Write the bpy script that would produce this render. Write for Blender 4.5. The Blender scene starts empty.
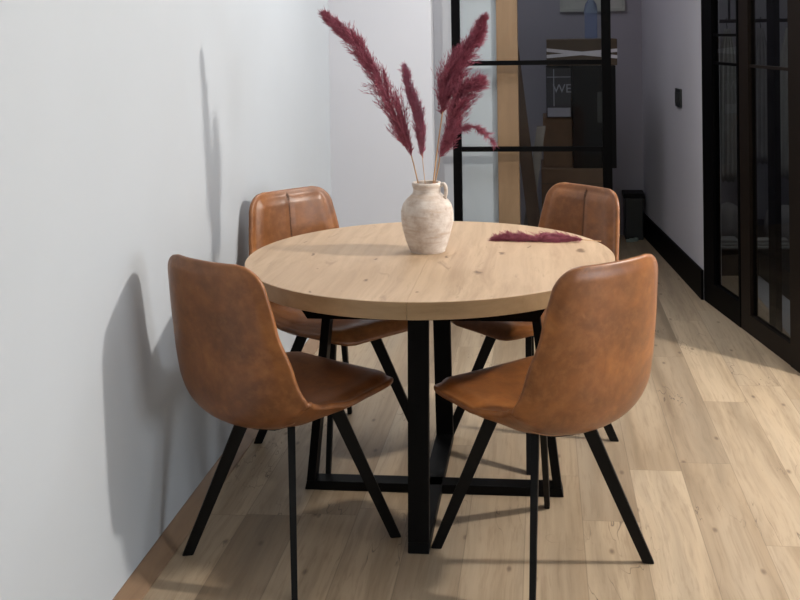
import bpy, bmesh, math, random
from mathutils import Vector, Matrix, noise
PI = math.pi
sc = bpy.context.scene
C = sc.collection
H = 0.780                       # table top height

# ------------------------------------------------------------------ helpers
def obj(name, bm, mat, parent=None, smooth=False, loc=None):
    me = bpy.data.meshes.new(name)
    bm.normal_update(); bm.to_mesh(me); bm.free()
    o = bpy.data.objects.new(name, me); C.objects.link(o)
    if mat: me.materials.append(mat)
    if smooth:
        for p in me.polygons: p.use_smooth = True
    if parent: o.parent = parent
    if loc is not None: o.location = loc
    return o

def tag(o, label, cat, group=None, kind=None):
    if label: o['label'] = label
    if cat: o['category'] = cat
    if group: o['group'] = group
    if kind: o['kind'] = kind
    return o

def thing(name, label, cat, loc=(0, 0, 0), rotz=0, group=None):
    o = bpy.data.objects.new(name, None); C.objects.link(o)
    o.empty_display_size = .05
    o.location = loc; o.rotation_euler = (0, 0, rotz)
    return tag(o, label, cat, group)

def struct(name, bm, mat, parent=None, smooth=False):
    o = obj(name, bm, mat, parent, smooth)
    if parent is None: o['kind'] = 'structure'
    return o

def dup_tree(o, parent=None):
    c = o.copy(); C.objects.link(c); c.parent = parent
    for ch in list(o.children): dup_tree(ch, c)
    return c

def add_box(bm, x0, x1, y0, y1, z0, z1, M=None, bev=0):
    t = bmesh.new()
    v = [t.verts.new((x, y, z)) for x in (x0, x1) for y in (y0, y1) for z in (z0, z1)]
    for f in ((0, 1, 3, 2), (4, 6, 7, 5), (0, 4, 5, 1), (2, 3, 7, 6), (0, 2, 6, 4), (1, 5, 7, 3)):
        t.faces.new([v[i] for i in f])
    if bev: bmesh.ops.bevel(t, geom=list(t.edges), offset=bev, segments=2, affect='EDGES', profile=.6)
    if M: t.transform(M)
    merge(bm, t)

def merge(bm, t):
    t.verts.index_update()
    vs = [bm.verts.new(v.co) for v in t.verts]
    for f in t.faces:
        try: bm.faces.new([vs[v.index] for v in f.verts])
        except ValueError: pass
    t.free()

def prism(bm, pts, z0, z1):
    a = [bm.verts.new((x, y, z0)) for x, y in pts]; b = [bm.verts.new((x, y, z1)) for x, y in pts]
    n = len(pts)
    bm.faces.new(a[::-1]); bm.faces.new(b)
    for i in range(n): bm.faces.new((a[i], a[(i+1) % n], b[(i+1) % n], b[i]))

def tapered_bar(bm, p0, p1, side, w0, d0, w1, d1, flat_ends=True):
    """bar from p0 to p1; w along side, d across; ends cut level"""
    p0, p1 = Vector(p0), Vector(p1); s = Vector(side).normalized()
    ax = (p1 - p0).normalized()
    t = ax.cross(s).normalized()
    if flat_ends: t = Vector((t.x, t.y, 0)).normalized()
    r = []
    for p, w, d in ((p0, w0, d0), (p1, w1, d1)):
        r.append([bm.verts.new(p + s*a*w/2 + t*b*d/2) for a, b in ((-1, -1), (1, -1), (1, 1), (-1, 1))])
    bm.faces.new(r[0][::-1]); bm.faces.new(r[1])
    for i in range(4): bm.faces.new((r[0][i], r[0][(i+1) % 4], r[1][(i+1) % 4], r[1][i]))

def tube(bm, pts, rad, n=8, cap=True):
    pts = [Vector(p) for p in pts]
    if not hasattr(rad, '__len__'): rad = [rad]*len(pts)
    prev = None; rings = []
    for i, p in enumerate(pts):
        a = pts[max(i-1, 0)]; b = pts[min(i+1, len(pts)-1)]
        t = (b - a).normalized()
        if prev is None:
            u = t.cross(Vector((0, 0, 1)) if abs(t.z) < .9 else Vector((1, 0, 0))).normalized()
        else:
            u = (prev - t*prev.dot(t)).normalized()
        prev = u; v = t.cross(u)
        rings.append([bm.verts.new(p + (u*math.cos(k*2*PI/n) + v*math.sin(k*2*PI/n))*rad[i]) for k in range(n)])
    for i in range(len(rings)-1):
        for k in range(n):
            bm.faces.new((rings[i][k], rings[i][(k+1) % n], rings[i+1][(k+1) % n], rings[i+1][k]))
    if cap:
        bm.faces.new(rings[0][::-1]); bm.faces.new(rings[-1])

def lathe(bm, prof, n=64, cx=0, cy=0, close=False, wob=None):
    rings = []
    for r, z in prof:
        rings.append([bm.verts.new((cx + r*math.cos(k*2*PI/n), cy + r*math.sin(k*2*PI/n), z)) for k in range(n)])
    for i in range(len(rings)-1):
        for k in range(n):
            bm.faces.new((rings[i][k], rings[i][(k+1) % n], rings[i+1][(k+1) % n], rings[i+1][k]))
    bm.faces.new(rings[0][::-1]); bm.faces.new(rings[-1])

def spline(pts, n):
    pts = [Vector(p) for p in pts]; out = []
    P = [pts[0]*2 - pts[1]] + pts + [pts[-1]*2 - pts[-2]]
    m = len(pts) - 1
    for i in range(n):
        t = i/(n-1)*m; k = min(int(t), m-1); t -= k
        a, b, c, d = P[k], P[k+1], P[k+2], P[k+3]
        out.append(.5*((2*b) + (c-a)*t + (2*a-5*b+4*c-d)*t*t + (3*b-a-3*c+d)*t**3))
    return out

# ------------------------------------------------------------------ materials
class N:
    def __init__(s, name):
        s.m = bpy.data.materials.new(name); s.m.use_nodes = True
        s.t = s.m.node_tree; s.b = s.t.nodes['Principled BSDF']
    def n(s, kind, **kw):
        nd = s.t.nodes.new(kind)
        for k, v in kw.items():
            if k.startswith('i_'):
                key = k[2:]; key = int(key) if key.isdigit() else key
                s.set(nd.inputs[key], v)
            else: setattr(nd, k, v)
        return nd
    def set(s, sock, v):
        if isinstance(v, bpy.types.NodeSocket): s.t.links.new(v, sock)
        else: sock.default_value = v
    def math(s, op, a, b=None, c=None):
        nd = s.t.nodes.new('ShaderNodeMath'); nd.operation = op
        s.set(nd.inputs[0], a)
        if b is not None: s.set(nd.inputs[1], b)
        if c is not None: s.set(nd.inputs[2], c)
        return nd.outputs[0]
    def mix(s, f, a, b, mode='MIX'):
        nd = s.t.nodes.new('ShaderNodeMix'); nd.data_type = 'RGBA'; nd.blend_type = mode
        s.set(nd.inputs[0], f); s.set(nd.inputs[6], a); s.set(nd.inputs[7], b)
        return nd.outputs[2]
    def ramp(s, f, stops, interp='LINEAR'):
        nd = s.t.nodes.new('ShaderNodeValToRGB'); s.set(nd.inputs[0], f)
        cr = nd.color_ramp; cr.interpolation = interp
        while len(cr.elements) < len(stops): cr.elements.new(.5)
        for e, (p, c) in zip(cr.elements, stops):
            e.position = p; e.color = c if len(c) == 4 else (*c, 1)
        return nd.outputs[0]
    def noise(s, vec, scale, detail=3, rough=.5, dist=0, out=0):
        nd = s.t.nodes.new('ShaderNodeTexNoise')
        s.set(nd.inputs['Vector'], vec); nd.inputs['Scale'].default_value = scale
        nd.inputs['Detail'].default_value = detail; nd.inputs['Roughness'].default_value = rough
        nd.inputs['Distortion'].default_value = dist
        return nd.outputs[out]
    def coord(s, which='Object'):
        return s.t.nodes.new('ShaderNodeTexCoord').outputs[which]
    def scale(s, v, sc, loc=(0, 0, 0)):
        nd = s.t.nodes.new('ShaderNodeMapping'); s.set(nd.inputs[0], v)
        nd.inputs['Scale'].default_value = sc; nd.inputs['Location'].default_value = loc
        return nd.outputs[0]
    def bump(s, h, strength, dist=.002):
        nd = s.t.nodes.new('ShaderNodeBump'); s.set(nd.inputs['Height'], h)
        nd.inputs['Strength'].default_value = strength; nd.inputs['Distance'].default_value = dist
        s.t.links.new(nd.outputs[0], s.b.inputs['Normal'])
    def base(s, c, rough=.5, metal=0, **kw):
        s.set(s.b.inputs['Base Color'], c if isinstance(c, bpy.types.NodeSocket) or len(c) == 4 else (*c, 1))
        s.set(s.b.inputs['Roughness'], rough); s.b.inputs['Metallic'].default_value = metal
        for k, v in kw.items(): s.set(s.b.inputs[k.replace('_', ' ')], v)
        return s.m

def plaster(name, col, var=.03, bump=.06):
    m = N(name); v = m.coord()
    n1 = m.noise(v, 1.6, 3, .55); n2 = m.noise(v, 55, 4, .6)
    c = m.mix(m.ramp(n1, [(.35, (0, 0, 0)), (.7, (1, 1, 1))]), (*[x*(1-var) for x in col], 1), (*col, 1))
    m.bump(n2, bump, .002)
    return m.base(c, .75)

def plain(name, col, rough=.5, metal=0, nscale=30, var=.12, bump=.05, **kw):
    m = N(name); v = m.coord(); n = m.noise(v, nscale, 3)
    c = m.mix(n, (*[x*(1-var) for x in col], 1), (*[min(1, x*(1+var)) for x in col], 1))
    m.bump(n, bump, .001)
    return m.base(c, rough, metal, **kw)

def leather(name):
    m = N(name); v = m.coord()
    n1 = m.noise(v, 7, 5, .62, .6); n2 = m.noise(v, 38, 5, .65); n3 = m.noise(v, 420, 2, .5)
    c = m.ramp(n1, [(.26, (.130, .046, .014)), (.5, (.225, .080, .022)), (.72, (.350, .130, .034))])
    c = m.mix(m.ramp(n2, [(.45, (0, 0, 0)), (.75, (.5, .5, .5))]), c, (.38, .165, .055, 1))
    c = m.mix(m.ramp(m.noise(v, 3.1, 4, .6, .4), [(.36, (.45,)*3), (.56, (0, 0, 0))]), c, (.10, .040, .017, 1))
    m.bump(m.math('ADD', m.math('MULTIPLY', n3, .5), n2), .22, .0012)
    return m.base(c, m.math('MULTIPLY_ADD', n2, .20, .28), Specular_IOR_Level=.5)

def oak(name, light, dark, along='y', knots=True, rough=.5, sc=1.0):
    """wood grain running along one object axis"""
    m = N(name); v = m.coord()
    s = {'y': (1, .07, 1), 'x': (.07, 1, 1), 'z': (1, 1, .07)}[along]
    g = m.scale(v, tuple(a*sc for a in s))
    w = m.noise(v, 3*sc, 3, .5)
    gd = m.n('ShaderNodeVectorMath', operation='ADD', i_0=g, i_1=m.n('ShaderNodeVectorMath', operation='SCALE', i_0=m.noise(v, 2.2*sc, 2, .5, 0, 1), i_3=.06).outputs[0]).outputs[0]
    n1 = m.noise(gd, 26, 5, .62, .3); n2 = m.noise(gd, 120, 3, .6); n3 = m.noise(gd, 7, 3, .5)
    c = m.ramp(n1, [(.3, dark), (.62, light)])
    c = m.mix(m.ramp(n3, [(.35, (.55,)*3), (.65, (0, 0, 0))]), c, (*[a*.55+b*.45 for a, b in zip(dark, light)], 1))
    c = m.mix(m.math('MULTIPLY', n2, .35), c, (*[x*1.12 for x in light], 1))
    if knots:
        kv = m.scale(v, {'y': (6.4, 3.0, 6.4), 'x': (3.0, 6.4, 6.4), 'z': (6.4, 6.4, 3.0)}[along], (.37, .61, 0))
        kv = m.n('ShaderNodeVectorMath', operation='ADD', i_0=kv, i_1=m.n('ShaderNodeVectorMath', operation='SCALE', i_0=m.noise(v, 30, 3, .6, 0, 1), i_3=.22).outputs[0]).outputs[0]
        vo = m.n('ShaderNodeTexVoronoi', i_Vector=kv, i_Scale=1.0, voronoi_dimensions='2D')
        vo.inputs['Randomness'].default_value = 1.0
        sep = m.n('ShaderNodeSeparateColor', i_0=vo.outputs['Color'])
        on = m.math('GREATER_THAN', sep.outputs[0], .35)
        size = m.math('MULTIPLY_ADD', m.math('POWER', sep.outputs[1], 3.0), .075, .035)
        k = m.math('SUBTRACT', 1, m.math('DIVIDE', vo.outputs['Distance'], size))
        k = m.math('MULTIPLY', m.math('MAXIMUM', k, 0), on)
        k = m.math('MINIMUM', m.math('MULTIPLY', k, 1.5), .85)
        c = m.mix(k, c, (.14, .075, .036, 1))
        fl = m.noise(m.scale(v, {'y': (1, .22, 1), 'x': (.22, 1, 1), 'z': (1, 1, .22)}[along], (3, 5, 0)), 17, 4, .7, .8)
        c = m.mix(m.ramp(fl, [(.62, (0, 0, 0)), (.72, (.55,)*3)]), c, (.22, .13, .075, 1))
    m.bump(n2, .06, .001)
    return m.base(c, rough)

def floor_mat():
    m = N('oak_plank_floor'); v = m.coord()
    sp = m.n('ShaderNodeSeparateXYZ', i_0=v); x, y = sp.outputs[0], sp.outputs[1]
    PW, PL = .175, 1.18
    cx = m.math('DIVIDE', m.math('ADD', x, 10.02), PW); col = m.math('FLOOR', cx)
    wn = m.n('ShaderNodeTexWhiteNoise', noise_dimensions='1D', i_W=col).outputs[0]
    cy = m.math('DIVIDE', m.math('ADD', m.math('ADD', y, 20), m.math('MULTIPLY', wn, PL*3)), PL); row = m.math('FLOOR', cy)
    idv = m.n('ShaderNodeCombineXYZ', i_0=col, i_1=row).outputs[0]
    wp = m.n('ShaderNodeTexWhiteNoise', noise_dimensions='2D', i_Vector=idv)
    tone, rc = wp.outputs[0], wp.outputs[1]
    off = m.n('ShaderNodeVectorMath', operation='SCALE', i_0=rc, i_3=30.0).outputs[0]
    pv = m.n('ShaderNodeVectorMath', operation='ADD', i_0=v, i_1=off).outputs[0]
    wv = m.n('ShaderNodeVectorMath', operation='SCALE', i_0=m.noise(pv, 2.5, 2, .5, 0, 1), i_3=.035).outputs[0]
    g = m.n('ShaderNodeVectorMath', operation='ADD', i_0=m.scale(pv, (1, .055, 1)), i_1=wv).outputs[0]
    n1 = m.noise(g, 15, 5, .6, .25); n2 = m.noise(g, 95, 4, .6); n3 = m.noise(g, 6, 3, .5)
    light = m.mix(tone, (.49, .375, .250, 1), (.285, .205, .130, 1))
    dark = m.mix(tone, (.31, .228, .145, 1), (.180, .127, .079, 1))
    c = m.mix(m.ramp(n1, [(.33, (1, 1, 1)), (.6, (0, 0, 0))]), light, dark)
    c = m.mix(m.ramp(n3, [(.4, (0, 0, 0)), (.7, (.5,)*3)]), c, (.46, .38, .28, 1))
    c = m.mix(m.ramp(n2, [(.34, (.28,)*3), (.5, (0, 0, 0))]), c, (.17, .11, .066, 1))
    # long dark drying cracks
    cr = m.noise(m.scale(pv, (1, .22, 1)), 5.5, 4, .62, .5)
    crk = m.math('SUBTRACT', 1, m.math('MINIMUM', m.math('DIVIDE', m.math('ABSOLUTE', m.math('SUBTRACT', cr, .5)), .0045), 1))
    msk = m.ramp(m.noise(pv, 2.4, 2), [(.52, (0, 0, 0)), (.60, (.8,)*3)])
    c = m.mix(m.math('MULTIPLY', crk, msk), c, (.075, .05, .035, 1))
    # knots
    vo = m.n('ShaderNodeTexVoronoi', i_Vector=m.n('ShaderNodeVectorMath', operation='ADD', i_0=m.scale(pv, (4.2, 1.9, 1)), i_1=wv).outputs[0], i_Scale=1.0, voronoi_dimensions='2D')
    k = m.math('MAXIMUM', m.math('SUBTRACT', 1, m.math('DIVIDE', vo.outputs['Distance'], .042)), 0)
    c = m.mix(m.math('MINIMUM', k, .7), c, (.11, .07, .045, 1))
    fx = m.math('FRACT', cx); fy = m.math('FRACT', cy)
    ex = m.math('MULTIPLY', m.math('MINIMUM', fx, m.math('SUBTRACT', 1, fx)), PW)
    ey = m.math('MULTIPLY', m.math('MINIMUM', fy, m.math('SUBTRACT', 1, fy)), PL)
    e = m.math('MINIMUM', m.math('DIVIDE', m.math('MINIMUM', ex, ey), .0022), 1)
    c = m.mix(m.math('MULTIPLY', m.math('SUBTRACT', 1, e), .55), c, (.13, .09, .06, 1))
    m.bump(m.math('ADD', m.math('MULTIPLY', n2, .25), e), .18, .001)
    return m.base(c, m.math('MULTIPLY_ADD', n1, .15, .40), Specular_IOR_Level=.4)

def glass(name, tint, rough=.0):
    m = N(name); t = m.t
    t.nodes.remove(m.b)
    out = [n for n in t.nodes if n.type == 'OUTPUT_MATERIAL'][0]
    tr = t.nodes.new('ShaderNodeBsdfTransparent'); tr.inputs[0].default_value = (*tint, 1)
    gl = t.nodes.new('ShaderNodeBsdfGlossy'); gl.inputs['Roughness'].default_value = rough
    fr = t.nodes.new('ShaderNodeFresnel'); fr.inputs[0].default_value = 1.28
    mx = t.nodes.new('ShaderNodeMixShader')
    gg = t.nodes.new('ShaderNodeNewGeometry'); sb = t.nodes.new('ShaderNodeMath'); sb.operation = 'SUBTRACT'; sb.inputs[0].default_value = 1
    t.links.new(gg.outputs['Backfacing'], sb.inputs[1]); mu = t.nodes.new('ShaderNodeMath'); mu.operation = 'MULTIPLY'
    t.links.new(fr.outputs[0], mu.inputs[0]); t.links.new(sb.outputs[0], mu.inputs[1])
    t.links.new(mu.outputs[0], mx.inputs[0]); t.links.new(tr.outputs[0], mx.inputs[1]); t.links.new(gl.outputs[0], mx.inputs[2])
    t.links.new(mx.outputs[0], out.inputs[0])
    return m.m

M_wall = plaster('white_plaster', (.455, .485, .515), .035)
M_wall2 = plaster('white_plaster_back', (.50, .505, .535), .02)
M_hall = plaster('dimmed_grey_hall_plaster', (.33, .32, .36), .05)  # grey deepened to stand in for the hall's dimness
M_hall_lit = plaster('lit_grey_hall_plaster', (.56, .55, .59), .04)  # lit copy of the hall plaster, brightness put into the colour
M_ceil = plaster('ceiling_paint', (.7, .7, .7), .02)
M_floor = floor_mat()
M_hallfloor = M_floor
M_leather = leather('tan_leather')
M_stitch = plain('dark_thread', (.085, .036, .016), .8)
M_piping = plain('light_tan_piping', (.34, .18, .09), .6)
M_leg = plain('black_powder_coat', (.003, .003, .003), .5, .0, 400, .1, .08, Specular_IOR_Level=.2)
M_base = plain('table_black_steel', (.0012, .0012, .0014), .5, .0, 300, .1, .05, Specular_IOR_Level=.12)
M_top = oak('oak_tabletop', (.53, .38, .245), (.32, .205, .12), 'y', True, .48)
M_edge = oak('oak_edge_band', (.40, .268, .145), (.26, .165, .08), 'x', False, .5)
M_jamb = oak('oak_door_lining', (.31, .18, .10), (.225, .13, .07), 'z', False, .5)
M_skirt = oak('oak_skirting', (.27, .175, .105), (.18, .11, .065), 'y', False, .45)
M_black = plain('black_door_metal', (.0010, .0010, .0012), .55, 0, 200, .1, .03, Specular_IOR_Level=.06)
M_brownframe = plain('dark_bronze_door_metal', (.010, .0065, .0045), .5, 0, 200, .1, .04, Specular_IOR_Level=.15)
M_glass = glass('clear_glass', (.90, .92, .92))
M_glassd = glass('smoked_glass', (.74, .76, .77))
M_vase_m = N('whitewashed_clay'); v = M_vase_m.coord()
_n = M_vase_m.noise(v, 26, 5, .65); _b = M_vase_m.noise(M_vase_m.scale(v, (1, 1, 7)), 12, 4, .6)
_c = M_vase_m.ramp(_n, [(.3, (.42, .33, .27)), (.52, (.58, .51, .45)), (.75, (.67, .62, .57))])
_c = M_vase_m.mix(M_vase_m.ramp(_b, [(.48, (0, 0, 0)), (.66, (.75,)*3)]), _c, (.47, .36, .28, 1))
M_vase_m.bump(M_vase_m.math('ADD', _n, _b), .5, .003)
M_vase = M_vase_m.base(_c, .85)
M_dark = plain('vase_inside_clay', (.10, .07, .05), .9)
def plume_mat(name, a, b):
    m = N(name); v = m.coord()
    c = m.mix(m.noise(v, 60, 3, .6), (*a, 1), (*b, 1))
    return m.base(c, .8)
M_plume = plume_mat('burgundy_plume', (.15, .020, .040), (.50, .15, .21))
M_plume2 = plume_mat('mauve_plume', (.27, .06, .11), (.60, .24, .33))
M_stem = plain('dry_stem', (.50, .30, .16), .7)
M_stemred = plain('reddish_dry_stem', (.40, .17, .10), .7)
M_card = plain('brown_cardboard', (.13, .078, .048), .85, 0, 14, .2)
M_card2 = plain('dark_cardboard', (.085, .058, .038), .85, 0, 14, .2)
M_strap = plain('white_strap', (.62, .60, .66), .5)
M_printed = plain('printed_black_card', (.035, .034, .042), .7)
M_blackbox = plain('black_plastic', (.003, .003, .004), .5, Specular_IOR_Level=.15)
M_print = plain('grey_ink', (.30, .30, .36), .6)
M_plank = plain('dark_brown_board', (.065, .036, .024), .6, 0, 8, .2)
M_plank2 = plain('grey_brown_board', (.20, .18, .17), .6, 0, 8, .2)
M_bottle = None
mb = N('blue_plastic'); M_bottle = mb.base((.55, .66, .90), .15, 0, Transmission_Weight=.9, IOR=1.1)
M_cap = plain('blue_cap', (.02, .05, .18), .4)
M_frame = plain('pale_grey_green_frame', (.40, .42, .38), .6)
M_poster = plain('pale_print', (.46, .47, .43), .8, 0, 20, .12)
M_socket = plain('anthracite_plastic', (.018, .022, .022), .4)
M_socket2 = plain('socket_insert_plastic', (.028, .032, .032), .45)
M_cloth = plain('pale_cloth', (.30, .30, .29), .9, 0, 12, .15)
M_cush = plain('grey_cushion_cloth', (.20, .195, .20), .9, 0, 16, .2)
M_carpet = plain('grey_carpet', (.34, .34, .35), .95, 0, 300, .15)
M_bag = plain('greenish_plastic_film', (.20, .25, .23), .4)

# ------------------------------------------------------------------ room shell
WX = -.765
def box_struct(name, mat, *b):
    bm = bmesh.new(); add_box(bm, *b); return struct(name, bm, mat)
RT = 2.62
bm = bmesh.new(); add_box(bm, -.95, 5.2, -5.0, 4.5, -.12, 0); floor = struct('floor', bm, M_floor)
bm = bmesh.new(); add_box(bm, -.95, 5.2, -5.0, 4.5, RT, RT+.1); struct('ceiling', bm, M_ceil)
box_struct('wall_left', M_wall, WX-.2, WX, -5.0, 2.11, 0, RT)
# back wall: front pier, then the recessed stretch that runs on behind the glass door
bm = bmesh.new(); add_box(bm, WX-.2, -.211, 2.11, 2.36, 0, RT); struct('wall_back', bm, M_wall2)
box_struct('wall_back_recess', M_wall2, -.211, .131, 2.25, 2.36, 0, RT)
box_struct('wall_back_lintel', M_wall2, .131, 1.27, 2.25, 2.36, 2.12, RT)
# oak lining of the doorway
box_struct('trim_1', M_jamb, .131, .244, 2.225, 2.385, 0, 2.12)
# hall behind
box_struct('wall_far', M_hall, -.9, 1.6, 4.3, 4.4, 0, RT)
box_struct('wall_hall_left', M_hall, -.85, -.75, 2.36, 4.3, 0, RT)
# right wall: slanted stretch with tall black base, then sliding glass fronts
P0 = (1.100, 4.30); P1 = (1.250, 2.474); P2 = (1.482, 1.20)
def slab(bm, a, b, t0, t1, z0, z1):
    """vertical slab between plan points a, b; thickness from t0 to t1 to the right of a->b reversed (towards +x)"""
    d = Vector((b[0]-a[0], b[1]-a[1])).normalized(); n = Vector((-d.y, d.x))
    if n.x < 0: n = -n
    A, B = Vector(a), Vector(b)
    prism(bm, [tuple(A+n*t0), tuple(B+n*t0), tuple(B+n*t1), tuple(A+n*t1)], z0, z1)
bm = bmesh.new(); slab(bm, P0, P1, .0, .10, 0, RT); struct('wall_right', bm, M_hall_lit)
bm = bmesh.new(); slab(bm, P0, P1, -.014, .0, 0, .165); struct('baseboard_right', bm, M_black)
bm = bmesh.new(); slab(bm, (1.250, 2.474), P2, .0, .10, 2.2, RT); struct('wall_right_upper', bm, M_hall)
# left skirting
bm = bmesh.new()
for y in (-5.0, 2.11):
    for x, z in ((WX, 0), (WX+.053, 0), (WX+.053, .004), (WX+.004, .036), (WX, .036)): bm.verts.new((x, y, z))
bm.verts.ensure_lookup_table(); vv = list(bm.verts)
bm.faces.new(vv[:5]); bm.faces.new(vv[5:][::-1])
for i in range(5): bm.faces.new((vv[i], vv[5+i], vv[5+(i+1) % 5], vv[(i+1) % 5]))
bmesh.ops.recalc_face_normals(bm, faces=bm.faces)
struct('baseboard_left', bm, M_skirt)
bm = bmesh.new(); add_box(bm, WX+.053, -.211, 2.07, 2.11, 0, .02); struct('baseboard_back', bm, M_skirt)
# wardrobe room behind the glass
box_struct('unseen_wall_front', M_wall, -.95, 5.2, -5.1, -5.0, 0, RT)  # unseen wall added behind the camera to block ambient light
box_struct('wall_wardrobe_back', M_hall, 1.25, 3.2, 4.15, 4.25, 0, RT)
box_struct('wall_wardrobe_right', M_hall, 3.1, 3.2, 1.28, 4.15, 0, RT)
box_struct('wall_wardrobe_front', M_wall, 1.56, 3.2, 1.20, 1.28, 0, RT)

box_struct('floor_wardrobe', M_carpet, 1.56, 3.1, 1.28, 4.15, .0003, .003)
bpy.data.objects['floor_wardrobe']['kind'] = 'structure'
# ------------------------------------------------------------------ doors
# steel framed glass door hung in front of the doorway
D0, D1, DY = -.104, .735, 2.15
def ibox(name, mat, parent, *b, bev=0):
    bm = bmesh.new(); add_box(bm, *b, bev=bev); return obj(name, bm, mat, parent)
door = thing('door_1', None, None, (0, 0, 0)); door['kind'] = 'structure'
bm = bmesh.new()
add_box(bm, D0, D0+.045, DY-.02, DY+.02, .01, 2.2); add_box(bm, D1-.048, D1, DY-.02, DY+.02, .01, 2.2)
add_box(bm, D0+.045, D1-.048, DY-.02, DY+.02, .01, .11); add_box(bm, D0+.045, D1-.048, DY-.02, DY+.02, 2.12, 2.2)
obj('door_frame', bm, M_black, door)
for z in (.42, .880, 1.339, 1.79):
    ibox('glazing_bar', M_black, door, D0+.045, D1-.048, DY-.014, DY+.014, z-.0125, z+.0125)
ibox('glass_pane', M_glass, door, D0+.045, D1-.048, DY-.003, DY+.003, .11, 2.12)
# sliding glass fronts on the right
def pt(t):   # along P1->P2 by y
    k = (2.474 - t)/(2.474 - 1.10); return (1.250 + k*.25, t)
def glazed(name, ya, yb, off, sa, sb, mat, bars, rail):
    d = thing(name, None, None); d['kind'] = 'structure'
    bm = bmesh.new()
    slab(bm, pt(ya), pt(ya-sa), off-.02, off+.02, .0, 2.2); slab(bm, pt(yb+sb), pt(yb), off-.02, off+.02, .0, 2.2)
    slab(bm, pt(ya-sa), pt(yb+sb), off-.02, off+.02, .0, rail); slab(bm, pt(ya-sa), pt(yb+sb), off-.02, off+.02, 2.1, 2.2)
    obj('door_frame', bm, mat, d)
    for z in bars:
        bm = bmesh.new(); slab(bm, pt(ya-sa), pt(yb+sb), off-.012, off+.012, z-.007, z+.007); obj('glazing_bar', bm, mat, d)
    bm = bmesh.new(); slab(bm, pt(ya-sa), pt(yb+sb), off-.003, off+.003, rail, 2.1); obj('glass_pane', bm, M_glassd, d)
glazed('door_2', 2.474, 1.94, .021, .16, .02, M_black, (1.32, 1.47), .125)
glazed('door_3', 1.935, 1.20, .024, .12, .0, M_brownframe, (1.32,), .095)
# frame stile of the second leaf near the edge of the picture
bm = bmesh.new(); slab(bm, pt(1.345), pt(1.21), .0, .048, 0, 2.2); o = obj('door_stile', bm, M_brownframe, bpy.data.objects['door_3'])
bm = bmesh.new(); slab(bm, pt(1.72), pt(1.64), .06, .09, .0, 2.2); obj('inner_stile', bm, M_black, bpy.data.objects['door_3'])

# ------------------------------------------------------------------ table
table = thing('dining_table', 'round oak dining table on a black crossed steel frame', 'table', (0, 0, 0))
R, T = .6, .05
def half_top(sign, mat):
    bm = bmesh.new(); n = 96; e = .0004
    ring = []
    for r, z in ((R-.0015, H), (R, H-.0015), (R, H-T+.0015), (R-.0015, H-T)):
        a0 = math.asin(e/R)
        ring.append([bm.verts.new((sign*max(r*math.cos(-PI/2+a0+(PI-2*a0)*k/n), e), r*math.sin(-PI/2+a0+(PI-2*a0)*k/n), z)) for k in range(n+1)])
    def F(l):
        bm.faces.new(l if sign > 0 else l[::-1])
    F(ring[0]); F(ring[3][::-1])
    for i in range(3):
        for k in range(n): F([ring[i][k], ring[i+1][k], ring[i+1][k+1], ring[i][k+1]])
    F([ring[0][0], ring[0][n], ring[1][n], ring[2][n], ring[3][n], ring[3][0], ring[2][0], ring[1][0]])
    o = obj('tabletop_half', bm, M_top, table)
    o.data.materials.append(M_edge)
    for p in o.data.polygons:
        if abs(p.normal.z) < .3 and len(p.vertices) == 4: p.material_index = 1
    return o
half_top(1, M_top); half_top(-1, M_top)
# crossed trapezoid frames (flat steel 70 x 30)
def base_frame(ang):
    e = thing('leg_frame', None, None, (0, 0, 0), ang); e.parent = table
    w, t = .031, .030
    zt = H - T - .004
    def part(name, pts, dz=0):
        bm = bmesh.new()
        a = [bm.verts.new((x, -w, z+dz)) for x, z in pts]; b = [bm.verts.new((x, w, z+dz)) for x, z in pts]
        bm.faces.new(a); bm.faces.new(b[::-1])
        for i in range(len(pts)): bm.faces.new((a[i], b[i], b[(i+1) % len(pts)], a[(i+1) % len(pts)]))
        bmesh.ops.recalc_face_normals(bm, faces=bm.faces)
        bmesh.ops.bevel(bm, geom=list(bm.edges), offset=.0015, segments=1, affect='EDGES')
        obj(name, bm, M_base, e)
    Lb, Lt = .426, .345
    part('foot_bar', [(-Lb, .001), (Lb, .001), (Lb-.006, t), (-Lb+.006, t)])
    part('top_bar', [(-Lt-.075, zt), (-Lt-.03, zt-.024), (Lt+.03, zt-.024), (Lt+.075, zt)])
    for s in (-1, 1):
        part('upright', [(s*(Lb-.006), t), (s*(Lb-.034), t), (s*(Lt-.028), zt-.024), (s*Lt, zt-.024)])
base_frame(0); base_frame(PI/2)
bm = bmesh.new()
hv = [bm.verts.new((sx*x, sy*y, z)) for x, y, z in ((.40, .30, H-T-.0005), (.352, .27, .638)) for sx, sy in ((-1, -1), (1, -1), (1, 1), (-1, 1))]
bm.faces.new(hv[:4]); bm.faces.new(hv[4:][::-1])
for i in range(4): bm.faces.new((hv[i], hv[4+i], hv[4+(i+1) % 4], hv[(i+1) % 4]))
bmesh.ops.recalc_face_normals(bm, faces=bm.faces)
obj('extension_housing', bm, M_base, table)

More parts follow.
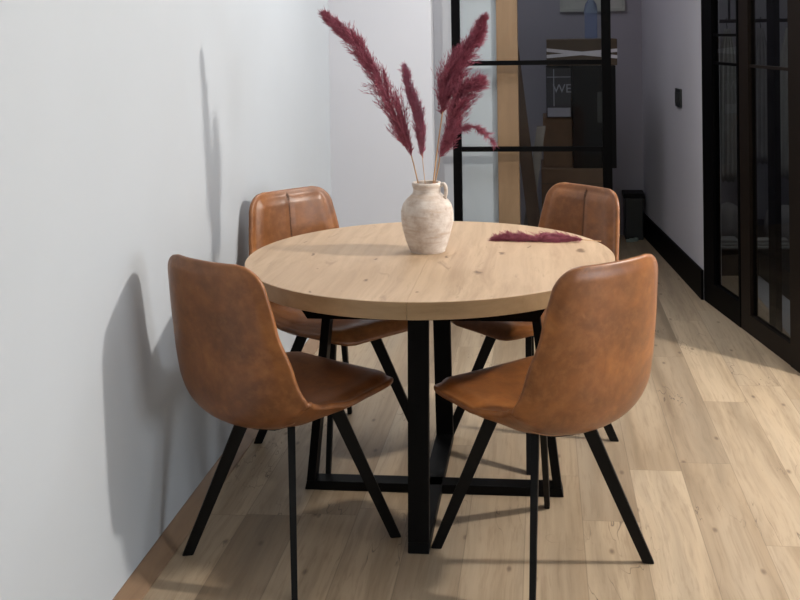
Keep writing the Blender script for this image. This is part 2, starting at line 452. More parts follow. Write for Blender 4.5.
# ------------------------------------------------------------------ chairs
PROF = [(.250, .450), (.234, .464), (.19, .472), (.10, .459), (.0, .442), (-.10, .430), (-.185, .432), (-.242, .460), (-.270, .515), (-.284, .60), (-.300, .70), (-.311, .795), (-.322, .899)]
def lerp_tab(tab, x):
    for i in range(len(tab)-1):
        if x <= tab[i+1][0]:
            a, b = tab[i], tab[i+1]; t = (x-a[0])/(b[0]-a[0]); t = t*t*(3-2*t)*.5 + t*.5
            return a[1] + (b[1]-a[1])*t
    return tab[-1][1]
def chair_shell():
    raw = spline([(0, y, z) for y, z in PROF], 600)
    L = [0]
    for i in range(1, len(raw)): L.append(L[-1] + (raw[i]-raw[i-1]).length)
    tot = L[-1]
    def at(s):
        s = max(0, min(tot, s)); lo = 0
        import bisect
        lo = min(max(bisect.bisect_right(L, s)-1, 0), len(L)-2)
        f = (s-L[lo])/(L[lo+1]-L[lo])
        t = (raw[min(lo+3, 599)]-raw[max(lo-3, 0)]).normalized()
        return raw[lo].lerp(raw[lo+1], f), t
    # half width and wrap along s (metres)
    Wt = [(0, .215), (.10, .236), (.25, .242), (.40, .232), (.46, .240), (.55, .240), (.66, .226), (.78, .202), (tot, .177)]
    Ct = [(0, -.004), (.10, .012), (.25, .032), (.36, .062), (.45, .088), (.55, .082), (.66, .062), (.78, .046), (tot, .030)]
    RF, RB = .10, .062
    ns, nu = 90, 37
    ss = []
    for i in range(ns):
        x = i/(ns-1); ss.append(x)
    # denser rows near both ends
    ss = [tot*(.5-.5*math.cos(PI*x))*.55 + tot*x*.45 for x in ss]
    us = [math.sin((j/(nu-1)*2-1)*PI/2)*.6 + (j/(nu-1)*2-1)*.4 for j in range(nu)]
    th = .027
    mid = []; outer_v = []; inner_v = []
    grid = [[None]*nu for _ in ss]; nrm = [[None]*nu for _ in ss]; dist = [[0]*nu for _ in ss]
    for i, s in enumerate(ss):
        p, t = at(s); n = Vector((0, t.z, -t.y))
        W = lerp_tab(Wt, s); w = W
        if s < RF: w = W - RF*(1-math.sqrt(max(0, 1-((RF-s)/RF)**2)))
        if s > tot-RB: w = W - RB*(1-math.sqrt(max(0, 1-((s-tot+RB)/RB)**2)))
        c = lerp_tab(Ct, s)
        for j, u in enumerate(us):
            x = u*w
            q = abs(x)/W
            dip = 0
            # gentle saddle in the top and front edge
            grid[i][j] = Vector((x, p.y, p.z)) + n*(c*q**2.3)
            dist[i][j] = min((1-abs(u))*w + .0, s + .0, tot-s) if True else 0
    for i in range(ns):
        for j in range(nu):
            a = grid[i][min(j+1, nu-1)] - grid[i][max(j-1, 0)]
            b = grid[min(i+1, ns-1)][j] - grid[max(i-1, 0)][j]
            n = a.cross(b)
            nrm[i][j] = n.normalized() if n.length > 1e-9 else Vector((0, 0, 1))
    if nrm[ns//3][nu//2].z < 0: nrm = [[-n for n in r] for r in nrm]
    bm = bmesh.new()
    def sm(x, a, b):
        x = max(0, min(1, (x-a)/(b-a))); return x*x*(3-2*x)
    I = []; O = []
    for i in range(ns):
        ri = []; ro = []
        for j in range(nu):
            d = dist[i][j]; g, n = grid[i][j], nrm[i][j]
            pad = .008*sm(d, .014, .05) - .0016*math.exp(-((d-.016)/.0045)**2)
            edge = th/2*(.62+.38*sm(d, 0, .03))
            pad *= (1 - .6*math.exp(-(g.x/.006)**2)*sm(ss[i], .45, .5))
            ri.append(bm.verts.new(g + n*(edge+pad))); ro.append(bm.verts.new(g - n*(edge + .011*sm(d, .01, .09)*(1-sm(ss[i], .36, .46)))))
        I.append(ri); O.append(ro)
    rows = {}
    fs = []
    for i in range(ns-1):
        for j in range(nu-1):
            fs.append((bm.faces.new((I[i][j], I[i][j+1], I[i+1][j+1], I[i+1][j])), i))
            fs.append((bm.faces.new((O[i][j], O[i+1][j], O[i+1][j+1], O[i][j+1])), i))
    # rounded rim
    per = [(i, 0) for i in range(ns)] + [(ns-1, j) for j in range(1, nu)] + [(i, nu-1) for i in range(ns-2, -1, -1)] + [(0, j) for j in range(nu-2, 0, -1)]
    m = len(per); rings = {}
    outd = []
    for k, (i, j) in enumerate(per):
        a = grid[per[k-1][0]][per[k-1][1]]; b = grid[per[(k+1) % m][0]][per[(k+1) % m][1]]
        tt = (b-a).normalized(); o_ = tt.cross(nrm[i][j]).normalized(); outd.append(o_)
    cen = grid[ns//2][nu//2]
    if outd[ns//2].dot(grid[ns//2][0]-cen) < 0: outd = [-o for o in outd]
    rr = []
    for a in (-50, -20, 20, 50):
        a = math.radians(a)
        rr.append([bm.verts.new(grid[i][j] + nrm[i][j]*math.sin(a)*th/2*.62*1.1 + outd[k]*math.cos(a)*th/2*.6) for k, (i, j) in enumerate(per)])
    rr = [[O[i][j] for i, j in per]] + rr + [[I[i][j] for i, j in per]]
    for a in range(len(rr)-1):
        for k in range(m):
            k2 = (k+1) % m
            i = min(per[k][0], per[k2][0])
            fs.append((bm.faces.new((rr[a][k], rr[a][k2], rr[a+1][k2], rr[a+1][k])), min(i, ns-2)))
    bmesh.ops.recalc_face_normals(bm, faces=bm.faces)
    bm.normal_update()
    split = min(range(ns), key=lambda i: abs(ss[i]-.435))
    norms = {v: v.normal.copy() for v in bm.verts}
    def cut(keep):
        me = bpy.data.meshes.new('seat'); vm = {}; vs = []; ns_ = []; faces = []
        for f, i in fs:
            if keep(i):
                l = []
                for v in f.verts:
                    if v not in vm: vm[v] = len(vs); vs.append(v.co.copy()); ns_.append(norms[v])
                    l.append(vm[v])
                faces.append(l)
        me.from_pydata(vs, [], faces)
        for p in me.polygons: p.use_smooth = True
        me.materials.append(M_leather)
        me.normals_split_custom_set_from_vertices([tuple(n) for n in ns_])
        return me
    seat = cut(lambda i: i < split); back = cut(lambda i: i >= split)
    # outer seam line and inner centre stitching paths
    pipe = [O[split][j].co.copy() - Vector(nrm[split][j])*.0008 for j in range(7, nu-7)]
    cj = nu//2
    line = [(I[i][cj].co.copy(), nrm[i][cj].copy()) for i in range(ns) if ss[i] > .52 and ss[i] < tot-.005]
    bm.free()
    return seat, back, pipe, line

SEAT, BACK, PIPE, LINE = chair_shell()
def make_chair():
    t = thing('dining_chair', '', 'chair')
    for nm, me in (('seat', SEAT), ('backrest', BACK)):
        me.name = nm; o = bpy.data.objects.new(nm, me); C.objects.link(o); o.parent = t
    bm = bmesh.new(); tube(bm, PIPE, .0016, 6); p = obj('piping', bm, M_piping, t, True); p['label'] = 'light tan seam line across the lower back of the shell'
    bm = bmesh.new()
    tube(bm, [c+n*.0004 for c, n in LINE], .0012, 5)
    for k in range(2, len(LINE)-1):
        (a, na), (b, nb) = LINE[k-1], LINE[k]
        x = Vector((.0065, 0, 0))
        tube(bm, [a - x + na*.001, b + x + nb*.001], .0010, 4); tube(bm, [a + x + na*.001, b - x + nb*.001], .0010, 4)
    s = obj('stitching', bm, M_stitch, t)
    bm = bmesh.new()
    rows = [(-.175, .409, .03), (-.14, .4035, .075), (-.05, .402, .10), (.05, .409, .10), (.12, .420, .09), (.15, .427, .06)]
    top = []; bot = []
    for y, z, w in rows:
        top.append([bm.verts.new((x*w, y, z+.014)) for x in (-1, 1)]); bot.append([bm.verts.new((x*w, y, z)) for x in (-1, 1)])
    for i in range(len(rows)-1):
        bm.faces.new((top[i][0], top[i][1], top[i+1][1], top[i+1][0])); bm.faces.new((bot[i][0], bot[i+1][0], bot[i+1][1], bot[i][1]))
        for e in (0, 1): bm.faces.new((top[i][e], top[i+1][e], bot[i+1][e], bot[i][e]))
    bm.faces.new((top[0][0], top[0][1], bot[0][1], bot[0][0])); bm.faces.new((top[-1][0], top[-1][1], bot[-1][1], bot[-1][0]))
    bmesh.ops.recalc_face_normals(bm, faces=bm.faces)
    obj('seat_bracket', bm, M_leg, t)
    for sx in (-1, 1):
        for sy in (-1, 1):
            bm = bmesh.new(); f = .2155; r = .086
            tapered_bar(bm, (sx*f, sy*f, .0005), (sx*r, sy*r, .424), (sx, sy, 0), .032, .016, .043, .022)
            # side = radial: wide face seen from the side
            bmesh.ops.recalc_face_normals(bm, faces=bm.faces)
            bmesh.ops.bevel(bm, geom=list(bm.edges), offset=.0018, segments=2, affect='EDGES')
            obj('leg', bm, M_leg, t)
    return t
chair0 = make_chair()
spots = [((-.375, -.403), 59.3, 'darker brown leather dining chair seen from behind at the front left of the table'),
         ((.352, -.404), 131.1, 'orange-tan leather dining chair seen from behind at the front right of the table'),
         ((-.385, .360), -41.4, 'tan leather dining chair behind the table by the white wall, stitched front of backrest showing'),
         ((.316, .452), -135.9, 'tan leather dining chair behind the table before the black framed glass door')]
for i, ((x, y), a, lab) in enumerate(spots):
    c = chair0 if i == 0 else dup_tree(chair0)
    c.location = (x, y, 0); c.rotation_euler = (0, 0, math.radians(a-90))
    tag(c, lab, 'chair', 'leather dining chairs around the table')

# ------------------------------------------------------------------ vase and plumes
VX, VY = -.013, .052
vase = thing('vase', 'whitewashed clay jug vase with a small ear handle, holding dried plumes', 'vase', (VX, VY, H))
prof = [(r_0, z_0*.94) for r_0, z_0 in [(.0, .0005), (.054, .0005), (.058, .004), (.062, .012), (.070, .035), (.078, .065), (.085, .098), (.0875, .125), (.086, .148), (.079, .170), (.066, .188), (.055, .199), (.047, .208), (.0452, .220), (.0465, .228), (.049, .234), (.050, .240), (.048, .245), (.044, .246), (.0395, .243), (.039, .225), (.043, .205), (.06, .185), (.078, .15), (.078, .12), (.06, .04), (.0, .03)]]
pr = spline([(r, 0, z) for r, z in prof], 110)
bm = bmesh.new()
n = 72
rings = []
for p in pr:
    r = max(p.x, .0004); ring = []
    for k in range(n):
        a = k*2*PI/n
        w = 1 + .012*noise.noise(Vector((math.cos(a)*1.2, math.sin(a)*1.2, p.z*14)))
        ring.append(bm.verts.new((r*w*math.cos(a), r*w*math.sin(a), p.z)))
    rings.append(ring)
for i in range(len(rings)-1):
    for k in range(n): bm.faces.new((rings[i][k], rings[i][(k+1) % n], rings[i+1][(k+1) % n], rings[i+1][k]))
bm.faces.new(rings[0][::-1]); bm.faces.new(rings[-1])
bmesh.ops.recalc_face_normals(bm, faces=bm.faces)
obj('vase_body', bm, M_vase, vase, True)
bm = bmesh.new()
tube(bm, spline([(.047, 0, .220), (.058, 0, .227), (.066, 0, .217), (.067, 0, .200), (.062, 0, .178)], 20), .0062, 10)
h = obj('vase_handle', bm, M_vase, vase, True); h.rotation_euler = (0, 0, math.radians(-12))

def plume(name, label, stem, head, rmax, nstr, seed, parent_loc, stem_mat=None, lean=None, skew=(0, 0, 0), zfloor=None, spread=.30, slen=.085, group='burgundy pampas plumes in the vase', env=None, stem_r=.0022, head_mat=None):
    """stem, head: world-space control points; feathery head grown from many drooping strands"""
    rnd = random.Random(seed)
    b = Vector(parent_loc)
    root = thing(name, label, 'dried plant', tuple(b), 0, group)
    bm = bmesh.new()
    sp = spline([Vector(p)-b for p in stem], 24)
    tube(bm, sp, [stem_r*(1-.25*i/23) for i in range(24)], 7)
    obj('stem', bm, stem_mat or M_stem, root, True)
    hc = spline([Vector(p)-b for p in head], 60)
    bm = bmesh.new()
    tube(bm, hc, [.0018*(1-.7*i/59) for i in range(60)], 5)
    skew = Vector(skew)
    if env is None: env = lambda t: (min(1, t/.16)**.7)*(1-t)**.55*1.15 if t < 1 else 0
    def ribbon(pts, w0, w1):
        prev = None
        for i in range(len(pts)):
            a = pts[max(i-1, 0)]; c = pts[min(i+1, len(pts)-1)]
            t = (c-a)
            if t.length < 1e-7: t = Vector((0, 0, 1))
            t.normalize()
            w = w0 + (w1-w0)*i/(len(pts)-1)
            if zfloor is not None and pts[i].z + b.z < zfloor: pts[i].z = zfloor - b.z + rnd.random()*.001
            u = t.cross(Vector((rnd.uniform(-.3, .3), 1, .2))).normalized()*w; vv = t.cross(u).normalized()*w
            ring = [bm.verts.new(pts[i]+u), bm.verts.new(pts[i]-u*.5+vv*.86), bm.verts.new(pts[i]-u*.5-vv*.86)]
            if prev:
                for k in range(3): bm.faces.new((prev[k], prev[(k+1) % 3], ring[(k+1) % 3], ring[k]))
            prev = ring
    clumps = [(rnd.random()**1.05, rnd.uniform(0, 2*PI), rnd.uniform(.6, 1.2), rnd.uniform(.75, 1.2), rnd.gauss(0, .25)) for _ in range(max(8, nstr//4))]
    for s in range(nstr):
        ct, cph, crr, cl, ccurl = rnd.choice(clumps)
        t = min(.985, max(0, ct + rnd.gauss(0, .02)))
        k = int(t*59); p = hc[k].lerp(hc[min(k+1, 59)], t*59-k)
        tan = (hc[min(k+2, 59)]-hc[max(k-2, 0)]).normalized()
        ph = cph + rnd.gauss(0, .30)
        a1 = tan.orthogonal().normalized(); a2 = tan.cross(a1)
        rad = a1*math.cos(ph) + a2*math.sin(ph)
        e = env(t)
        Ls = slen*cl*(.6+.5*rnd.random())*(.35+.65*e)*(1.15-.75*t)
        rr = rmax*e*crr*(.65+.5*rnd.random())
        end = p + tan*Ls*(1-.25*abs(ccurl)) + rad*rr*(1+ccurl*.6) + skew*Ls*rnd.uniform(.3, 1.2)
        mid = p + tan*Ls*.35 + rad*rr*.62 + skew*Ls*.12
        pts = []
        wob = Vector((rnd.gauss(0, 1), rnd.gauss(0, 1), rnd.gauss(0, 1)))*.0025
        for q in range(6):
            x = q/5
            pts.append(p*(1-x)**2 + mid*2*x*(1-x) + end*x*x + wob*math.sin(x*PI*1.5))
        ribbon(pts, .0011, .0004)
        # side barbs
        for q in range(1, 6):
            for z in range(2):
                if rnd.random() < .92:
                    c = pts[q]; d = (pts[q]-pts[q-1]).normalized()
                    sd = Vector((rnd.gauss(0, 1), rnd.gauss(0, 1), rnd.gauss(0, 1))); sd = (sd - d*sd.dot(d)).normalized()
                    l = rnd.uniform(.007, .017)
                    ribbon([c, c + d*l*.6 + sd*l*.32, c + d*l*1.2 + sd*l*.42], .0010, .0003)
    obj('plume_head', bm, head_mat or M_plume, root)
    return root

plume('pampas_plume', 'tall dark burgundy pampas plume leaning far to the left out of the clay vase',
      [(-.012, .078, .95), (-.034, .060, .985), (-.042, .060, 1.004), (-.054, .065, 1.055), (-.068, .06, 1.115)],
      [(-.064, .06, 1.098), (-.104, .05, 1.218), (-.170, .03, 1.36), (-.250, .01, 1.488), (-.336, -.005, 1.572)],
      .036, 760, 3, (-.012, .078, .95), slen=.11, skew=(-.05, 0, .0),
      env=lambda t: min(1, .55+t*2.2)*(1-t)**.6*1.3, stem_r=.0028)
plume('pampas_plume', 'short slim mauve pampas plume standing in the middle of the vase',
      [(-.006, .080, .95), (-.018, .078, .985), (-.021, .080, 1.0), (-.027, .088, 1.05), (-.033, .095, 1.11)],
      [(-.030, .10, 1.085), (-.041, .10, 1.2), (-.067, .10, 1.301), (-.086, .10, 1.385)],
      .021, 360, 7, (-.006, .080, .95), slen=.085, spread=.2,
      env=lambda t: min(1, .5+t*2)*(1-t)**.6*1.15, stem_r=.0016, head_mat=M_plume2)
plume('pampas_plume', 'bushiest burgundy pampas plume with a pale bare stem, its tip curving up to the right',
      [(-.002, .076, .95), (.003, .074, .985), (.006, .076, 1.0), (.020, .080, 1.106), (.043, .085, 1.258)],
      [(.036, .085, 1.235), (.056, .085, 1.325), (.098, .08, 1.410), (.150, .075, 1.482), (.183, .07, 1.552)],
      .044, 820, 11, (-.002, .076, .95), slen=.078, skew=(.10, 0, -.06),
      env=lambda t: min(1, .4+t*3)*(1-t)**.75*1.25, stem_r=.003)
plume('pampas_plume', 'loose burgundy pampas plume at the right of the vase, just below the bushiest one',
      [(-.008, .070, .95), (.006, .055, .985), (.012, .056, 1.002), (.026, .055, 1.06), (.037, .05, 1.12)],
      [(.032, .05, 1.095), (.068, .05, 1.19), (.094, .045, 1.270), (.125, .04, 1.325), (.172, .035, 1.345)],
      .046, 520, 15, (-.008, .070, .95), slen=.085, skew=(.22, 0, -.12),
      env=lambda t: min(1, .25+t*1.6)*(1-t)**.4*1.15, stem_r=.0026)
plume('pampas_plume', 'thin drooping burgundy plume arching low to the right of the vase',
      [(-.004, .068, .95), (.010, .042, .985), (.014, .043, 1.002), (.028, .05, 1.06), (.036, .05, 1.12)],
      [(.032, .05, 1.105), (.068, .045, 1.168), (.125, .04, 1.196), (.182, .035, 1.178), (.222, .03, 1.132)],
      .008, 110, 19, (-.004, .068, .95), slen=.035, skew=(.1, 0, -.3),
      env=lambda t: .9*(1-t)**.3, stem_r=.0016)
plume('pampas_plume', 'short burgundy plume lying flat on the oak tabletop to the right of the vase',
      [(.568, .208, H+.004), (.54, .210, H+.006), (.50, .212, H+.009)],
      [(.505, .212, H+.008), (.43, .218, H+.012), (.35, .222, H+.011), (.27, .228, H+.011), (.205, .232, H+.006)],
      .017, 430, 23, (.568, .208, H+.004), slen=.060, zfloor=H+.0015, group=None,
      env=lambda t: (.75+.5*math.sin(t*9)**2)*min(1, .35+t*5)*(1-t)**.3, stem_r=.0018)

# ------------------------------------------------------------------ hall objects
def carton(name, label, mat, x0, x1, y0, y1, z0, z1, rz=0, flap=True):
    cx, cy = (x0+x1)/2, (y0+y1)/2
    t = thing(name, label, 'box', (cx, cy, z0), rz)
    bm = bmesh.new(); add_box(bm, x0-cx, x1-cx, y0-cy, y1-cy, .0005, z1-z0, bev=.004); obj('box_body', bm, mat, t)
    return t
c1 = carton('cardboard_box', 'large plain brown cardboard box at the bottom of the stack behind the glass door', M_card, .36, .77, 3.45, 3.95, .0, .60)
bm = bmesh.new(); add_box(bm, -.205, .205, -.2535, -.2495, .50, .506); obj('box_flap_edge', bm, M_card2, c1)
c2 = carton('cardboard_box', 'narrow brown carton under the printed carton, left of the black appliance case', M_card, .375, .565, 3.52, 3.9, .601, .93)
c3 = carton('printed_carton', 'black printed carton with pale lettering and a grey strip, left of the black case', M_printed, .40, .563, 3.50, 3.9, .932, 1.262)
bm = bmesh.new(); add_box(bm, -.075, .075, -.2032, -.2002, .006, .065); obj('label_strip', bm, M_print, c3)
def text(s, size, loc, mat, parent, name='lettering'):
    cu = bpy.data.curves.new(name, 'FONT'); cu.body = s; cu.size = size; cu.extrude = .0008; cu.align_x = 'CENTER'
    o = bpy.data.objects.new('t', cu); C.objects.link(o)
    dg = bpy.context.evaluated_depsgraph_get(); me = bpy.data.meshes.new_from_object(o.evaluated_get(dg))
    bpy.data.objects.remove(o); me.materials.clear(); me.materials.append(mat)
    k = bpy.data.objects.new(name, me); C.objects.link(k); k.parent = parent; k.location = loc; k.rotation_euler = (PI/2, 0, 0)
    return k
text('WE', .080, (.022, -.2015, .165), M_print, c3)
bm = bmesh.new(); add_box(bm, -.035, -.029, -.2025, -.2005, .075, .32); add_box(bm, -.078, .078, -.2025, -.2005, .265, .270)
obj('printed_lines', bm, M_print, c3)
c4 = carton('appliance_case', 'tall black case standing in the middle of the stack behind the glass door', M_blackbox, .569, .85, 3.46, 3.9, .601, 1.272)
bm = bmesh.new(); add_box(bm, .02, .10, -.2225, -.2195, .30, .50, bev=.002); obj('inset_panel', bm, M_socket, c4)
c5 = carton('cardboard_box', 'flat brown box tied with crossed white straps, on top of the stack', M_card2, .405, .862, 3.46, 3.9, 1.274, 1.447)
bm = bmesh.new()
def strap(z0, z1):
    a = Vector((-.2285, -.2235, z0)); b = Vector((.2285, -.2235, z1))
    vs = [a+Vector((0, 0, .011)), b+Vector((0, 0, .011)), b-Vector((0, 0, .011)), a-Vector((0, 0, .011))]
    f = [bm.verts.new(v) for v in vs]; g = [bm.verts.new(v+Vector((0, .0038, 0))) for v in vs]
    bm.faces.new(f[::-1]); bm.faces.new(g)
    for i in range(4): bm.faces.new((f[i], f[(i+1) % 4], g[(i+1) % 4], g[i]))
strap(.105, .055)
bmesh.ops.recalc_face_normals(bm, faces=bm.faces); obj('strap', bm, M_strap, c5)
bm = bmesh.new(); strap(.062, .098); bmesh.ops.recalc_face_normals(bm, faces=bm.faces); o = obj('strap', bm, M_strap, c5); o.location = (0, -.0006, 0)
# water bottle
b = thing('water_bottle', 'ribbed blue plastic water bottle standing on the strapped box', 'bottle', (.705, 3.68, 1.4475))
pf = [(.0, .001), (.038, .001), (.043, .008)]
for i in range(9): pf += [(.044, .018+i*.017), (.041, .026+i*.017)]
pf += [(.044, .175), (.044, .20), (.036, .235), (.018, .262), (.014, .275)]
bm = bmesh.new(); lathe(bm, [(max(r, .001), z) for r, z in pf], 32); obj('bottle_body', bm, M_bottle, b, True)
bm = bmesh.new(); lathe(bm, [(.001, .272), (.017, .272), (.017, .292), (.001, .293)], 20); obj('bottle_cap', bm, M_cap, b)
# picture on the far wall
p = thing('picture_frame', 'pale framed picture on the hall wall, only its bottom edge in view', 'picture', (.745, 4.298, 1.64))
bm = bmesh.new()
for bx in ((-.235, .235, 0, .022), (-.235, .235, .46, .482), (-.235, -.213, .022, .46), (.213, .235, .022, .46)):
    add_box(bm, bx[0], bx[1], -.022, .0, bx[2], bx[3])
obj('frame', bm, M_frame, p)
bm = bmesh.new(); add_box(bm, -.213, .213, -.012, -.001, .022, .46); obj('print', bm, M_poster, p)
# leaning boards
def board(label, mat, x0, x1, y0, y1, ztop, w):
    t = thing('wooden_board', label, 'board', (x0, y0, 0))
    bm = bmesh.new()
    dx, dy = x1-x0, y1-y0
    v = []
    for k, (ox, oy, z) in enumerate(((0, 0, 0.0005), (dx, dy, ztop))):
        for a, b_ in ((0, 0), (w, 0), (w, .02), (0, .02)): v.append(bm.verts.new((ox+a, oy+b_, z)))
    bm.faces.new(v[0:4][::-1]); bm.faces.new(v[4:8])
    for i in range(4): bm.faces.new((v[i], v[(i+1) % 4], v[4+(i+1) % 4], v[4+i]))
    obj('plank', bm, mat, t); return t
board('dark brown board leaning against the back of the oak door lining', M_plank, .325, .150, 2.62, 2.62, 1.55, .075)
board('grey-brown board leaning the other way just behind the dark board', M_plank2, .20, .34, 2.70, 2.70, .95, .05)
# crate in the far corner
k = thing('waste_bin', 'dark bin with a black rim in the far hall corner', 'bin', (1.015, 4.19, 0))
bm = bmesh.new(); add_box(bm, -.065, .065, -.08, .08, .0005, .30, bev=.01); obj('bin_body', bm, M_socket, k)
bm = bmesh.new(); add_box(bm, -.075, .075, -.09, .09, .30, .335, bev=.006); obj('bin_rim', bm, M_blackbox, k)
bm = bmesh.new()
for i in range(5):
    add_box(bm, -.05+i*.022, -.022+i*.022, -.015+.006*(i % 3), .012, .0005, .018+.007*(i % 2), Matrix.Rotation(.3*i, 4, 'Z'), .004)
o = obj('plastic_bag', bm, M_bag, None); o.location = (1.0, 4.05, 0); tag(o, 'crumpled pale green plastic film on the hall floor before the bin', 'bag')

# socket on the right wall
d = Vector((P1[0]-P0[0], P1[1]-P0[1])).normalized(); ny = 3.05
kx = P0[0] + (P0[1]-ny)/(P0[1]-P1[1])*(P1[0]-P0[0])
s = thing('wall_socket', 'small anthracite double wall plate on the grey hall wall', 'socket', (kx, ny, 1.030), math.atan2(d.y, d.x))
bm = bmesh.new(); add_box(bm, -.075, .075, -.011, -.0003, 0, .112, bev=.002); obj('cover_plate', bm, M_socket, s)
for a in (-.066, .003):
    bm = bmesh.new(); add_box(bm, a, a+.063, -.0145, -.011, .018, .087, bev=.0015); obj('rocker', bm, M_socket2, s)

# ------------------------------------------------------------------ wardrobe behind the smoked glass
bm = bmesh.new(); prism(bm, [(1.40, 3.05), (1.665, 3.05), (1.72, 2.35), (1.80, 1.7), (2.7, 1.7), (2.7, 4.10), (1.40, 4.10)], .0005, .155)
tag(obj('storage_bench', bm, M_blackbox, None), 'low black platform inside the glazed wardrobe room', 'platform')
def cushion(name, label, x, y, z, sx, sy, sz, seed):
    bm = bmesh.new(); bmesh.ops.create_uvsphere(bm, u_segments=40, v_segments=24, radius=1)
    for v in bm.verts:
        c = v.co; q = (abs(c.x)**3+abs(c.y)**3+abs(c.z)**3)**(1/3); c /= q**.6
        c *= 1+.07*noise.noise(c*1.7+Vector((seed, 0, 0)))
        c.z = max(c.z, -.72)
        v.co = Vector((c.x*sx, c.y*sy, (c.z+.72)*sz))
    o = obj(name, bm, M_cush, None, True, (x, y, z)); tag(o, label, 'cushion'); return o
cushion('cushion', 'rounded grey cushion behind the first pane of the glazed doors', 1.535, 3.35, .157, .105, .12, .135, 1)
cushion('cushion', 'rounded grey-beige cushion behind the pane nearest the picture edge', 1.88, 3.30, .157, .13, .12, .135, 5)
def blanket(label, x0, x1, y0, y1, z):
    bm = bmesh.new()
    for i in range(3): add_box(bm, x0+.004*i, x1-.006*i, y0+.005*i, y1-.004*i, z+i*.020, z+.0195+i*.020, bev=.007)
    o = obj('folded_blanket', bm, M_cloth, None, True); tag(o, label, 'blanket')
blanket('folded pale blanket on the black platform behind the middle stile of the glazed doors', 1.63, 1.86, 3.08, 3.17, .1565)
blanket('folded pale blanket on the platform below the grey cushion in the first pane', 1.42, 1.56, 3.07, 3.2, .1565)
rail = thing('clothes_rail', 'black clothes rail inside the glazed wardrobe room', 'rail', (1.3, 3.6, 1.55))
bm = bmesh.new(); tube(bm, [(-.03, 0, 0), (1.8, 0, 0)], .012, 12); obj('rail_tube', bm, M_black, rail, True)
for x in (.3, 1.79):
    bm = bmesh.new(); tube(bm, [(x, 0, 0), (x, 0, 1.069)], .008, 10); obj('rail_hanger', bm, M_black, rail, True)
def garment(label, x, w, z0, z1, mat, seed):
    t = thing('hanging_garment', label, 'clothes', (x, 3.6, 1.55))
    bm = bmesh.new(); n = 22; rows = 14; g = []
    for f in (-1, 1):
        gr = []
        for i in range(rows):
            z = z1 + (z0-z1)*i/(rows-1); ww = w*(.35 + .65*min(1, i/2.5))*(1+.12*i/rows)
            gr.append([bm.verts.new((ww*(j/(n-1)-.5), f*(.012+.02*math.sin(PI*j/(n-1))) + .012*math.sin(j*1.1+seed+i*.15), z-1.55 + .012*math.sin(j+seed)*(i/rows))) for j in range(n)])
        g.append(gr)
    for gr in g:
        for i in range(rows-1):
            for j in range(n-1): bm.faces.new((gr[i][j], gr[i][j+1], gr[i+1][j+1], gr[i+1][j]))
    for i in range(rows-1):
        for j in (0, n-1): bm.faces.new((g[0][i][j], g[0][i+1][j], g[1][i+1][j], g[1][i][j]))
    for i in (0, rows-1):
        for j in range(n-1): bm.faces.new((g[0][i][j], g[0][i][j+1], g[1][i][j+1], g[1][i][j]))
    bmesh.ops.recalc_face_normals(bm, faces=bm.faces)
    obj('cloth', bm, mat, t, True)
    bm = bmesh.new(); tube(bm, spline([(0, 0, z1-1.55-.005), (0, 0, -.036), (0, .017, -.018), (0, .020, .006), (0, .006, .020), (0, -.012, .018)], 14), .0025, 6); obj('hanger_hook', bm, M_black, t, True)
garment('pale long garment hanging in the wardrobe behind the first pane', 1.585, .10, .50, 1.50, M_cloth, 1)
garment('pale shirt hanging in the wardrobe behind the pane nearest the picture edge', 1.985, .14, .52, 1.50, M_cloth, 4)
garment('grey garment hanging in the wardrobe just right of the middle stile', 1.80, .09, .62, 1.50, M_cush, 7)

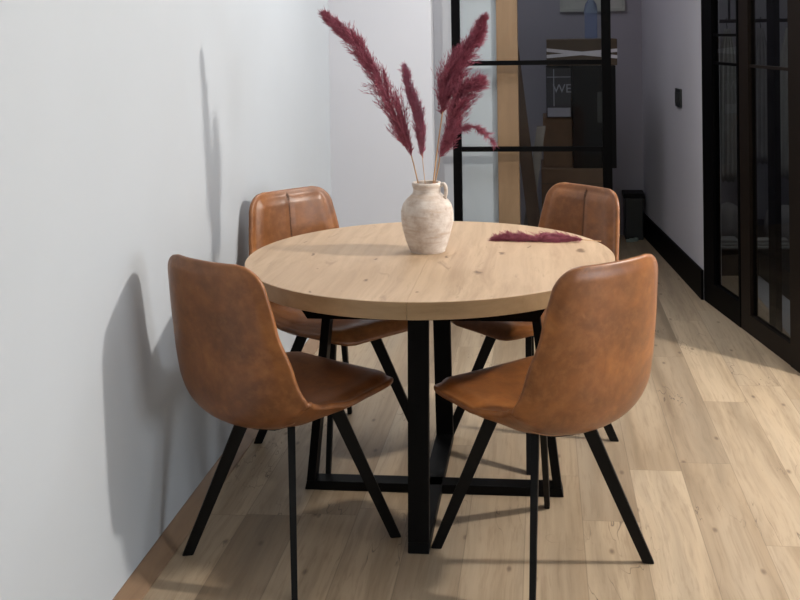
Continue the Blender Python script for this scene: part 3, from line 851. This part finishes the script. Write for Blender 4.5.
# ------------------------------------------------------------------ lights
def point(name, loc, power, col, r):
    l = bpy.data.lights.new(name, 'POINT'); l.energy = power; l.color = col; l.shadow_soft_size = r
    o = bpy.data.objects.new(name, l); C.objects.link(o); o.location = loc; return o
def area(name, loc, target, power, col, sx, sy):
    l = bpy.data.lights.new(name, 'AREA'); l.shape = 'RECTANGLE'; l.size = sx; l.size_y = sy; l.energy = power; l.color = col
    o = bpy.data.objects.new(name, l); C.objects.link(o); o.location = loc
    o.rotation_euler = (Vector(target)-Vector(loc)).to_track_quat('-Z', 'Y').to_euler(); return o
point('kitchen_lamp', (2.95, -.15, 2.52), 365, (1.0, .94, .87), .08)
area('right_fill', (4.7, -2.3, 1.0), (.2, -.4, .9), 76, (.90, .95, 1.0), 1.6, 1.2)  # soft fill added on the right, no window known there
area('dining_fill', (.45, -.9, 2.60), (.45, -.9, 0), 6, (.95, .97, 1.0), 1.8, 2.6)  # added overhead fill standing in for ambient light
area('doorway_fill', (.25, 1.05, 2.60), (.25, 1.05, 0), 24, (.95, .97, 1.0), .9, .7)  # added fill to brighten the floor and wall near the doorway
area('hall_fill', (.2, 3.3, 2.60), (.2, 3.3, 0), 6, (.92, .90, 1.0), .6, .6)  # weak fill added to lift the dark hall
area('wardrobe_fill', (1.9, 2.2, 2.60), (1.9, 2.6, 0), 11, (1.0, .97, .93), .5, .5)  # added fill that makes the wardrobe interior visible
w = bpy.data.worlds.new('World'); sc.world = w; w.use_nodes = True
w.node_tree.nodes['Background'].inputs[0].default_value = (.84, .92, 1.0, 1)
w.node_tree.nodes['Background'].inputs[1].default_value = .3

# ------------------------------------------------------------------ camera
yaw, pit, rol = .1051389, .0187781, -.0156294
fw = Vector((-math.sin(yaw)*math.cos(pit), math.cos(yaw)*math.cos(pit), -math.sin(pit)))
rt = Vector((math.cos(yaw), math.sin(yaw), 0)); up = rt.cross(fw)
r_ = rt*math.cos(rol) + up*math.sin(rol); u_ = -rt*math.sin(rol) + up*math.cos(rol)
cam = bpy.data.cameras.new('Camera'); co = bpy.data.objects.new('Camera', cam); C.objects.link(co)
co.matrix_world = Matrix(((r_.x, u_.x, -fw.x, .37594), (r_.y, u_.y, -fw.y, -3.3797), (r_.z, u_.z, -fw.z, 1.5138), (0, 0, 0, 1)))
cam.sensor_width = 36; cam.lens = 36*1037.698/800
cam.shift_x = (400-432.606)/800; cam.shift_y = (50.743-300)/800
cam.clip_start = .05
sc.camera = co
sc.view_settings.view_transform = 'Standard'; sc.view_settings.look = 'None'
sc.view_settings.gamma = 1; sc.view_settings.use_curve_mapping = False
sc.view_settings.exposure = 0
sc.cycles.use_denoising = True
sc.cycles.max_bounces = 8
sc.cycles.transparent_max_bounces = 12
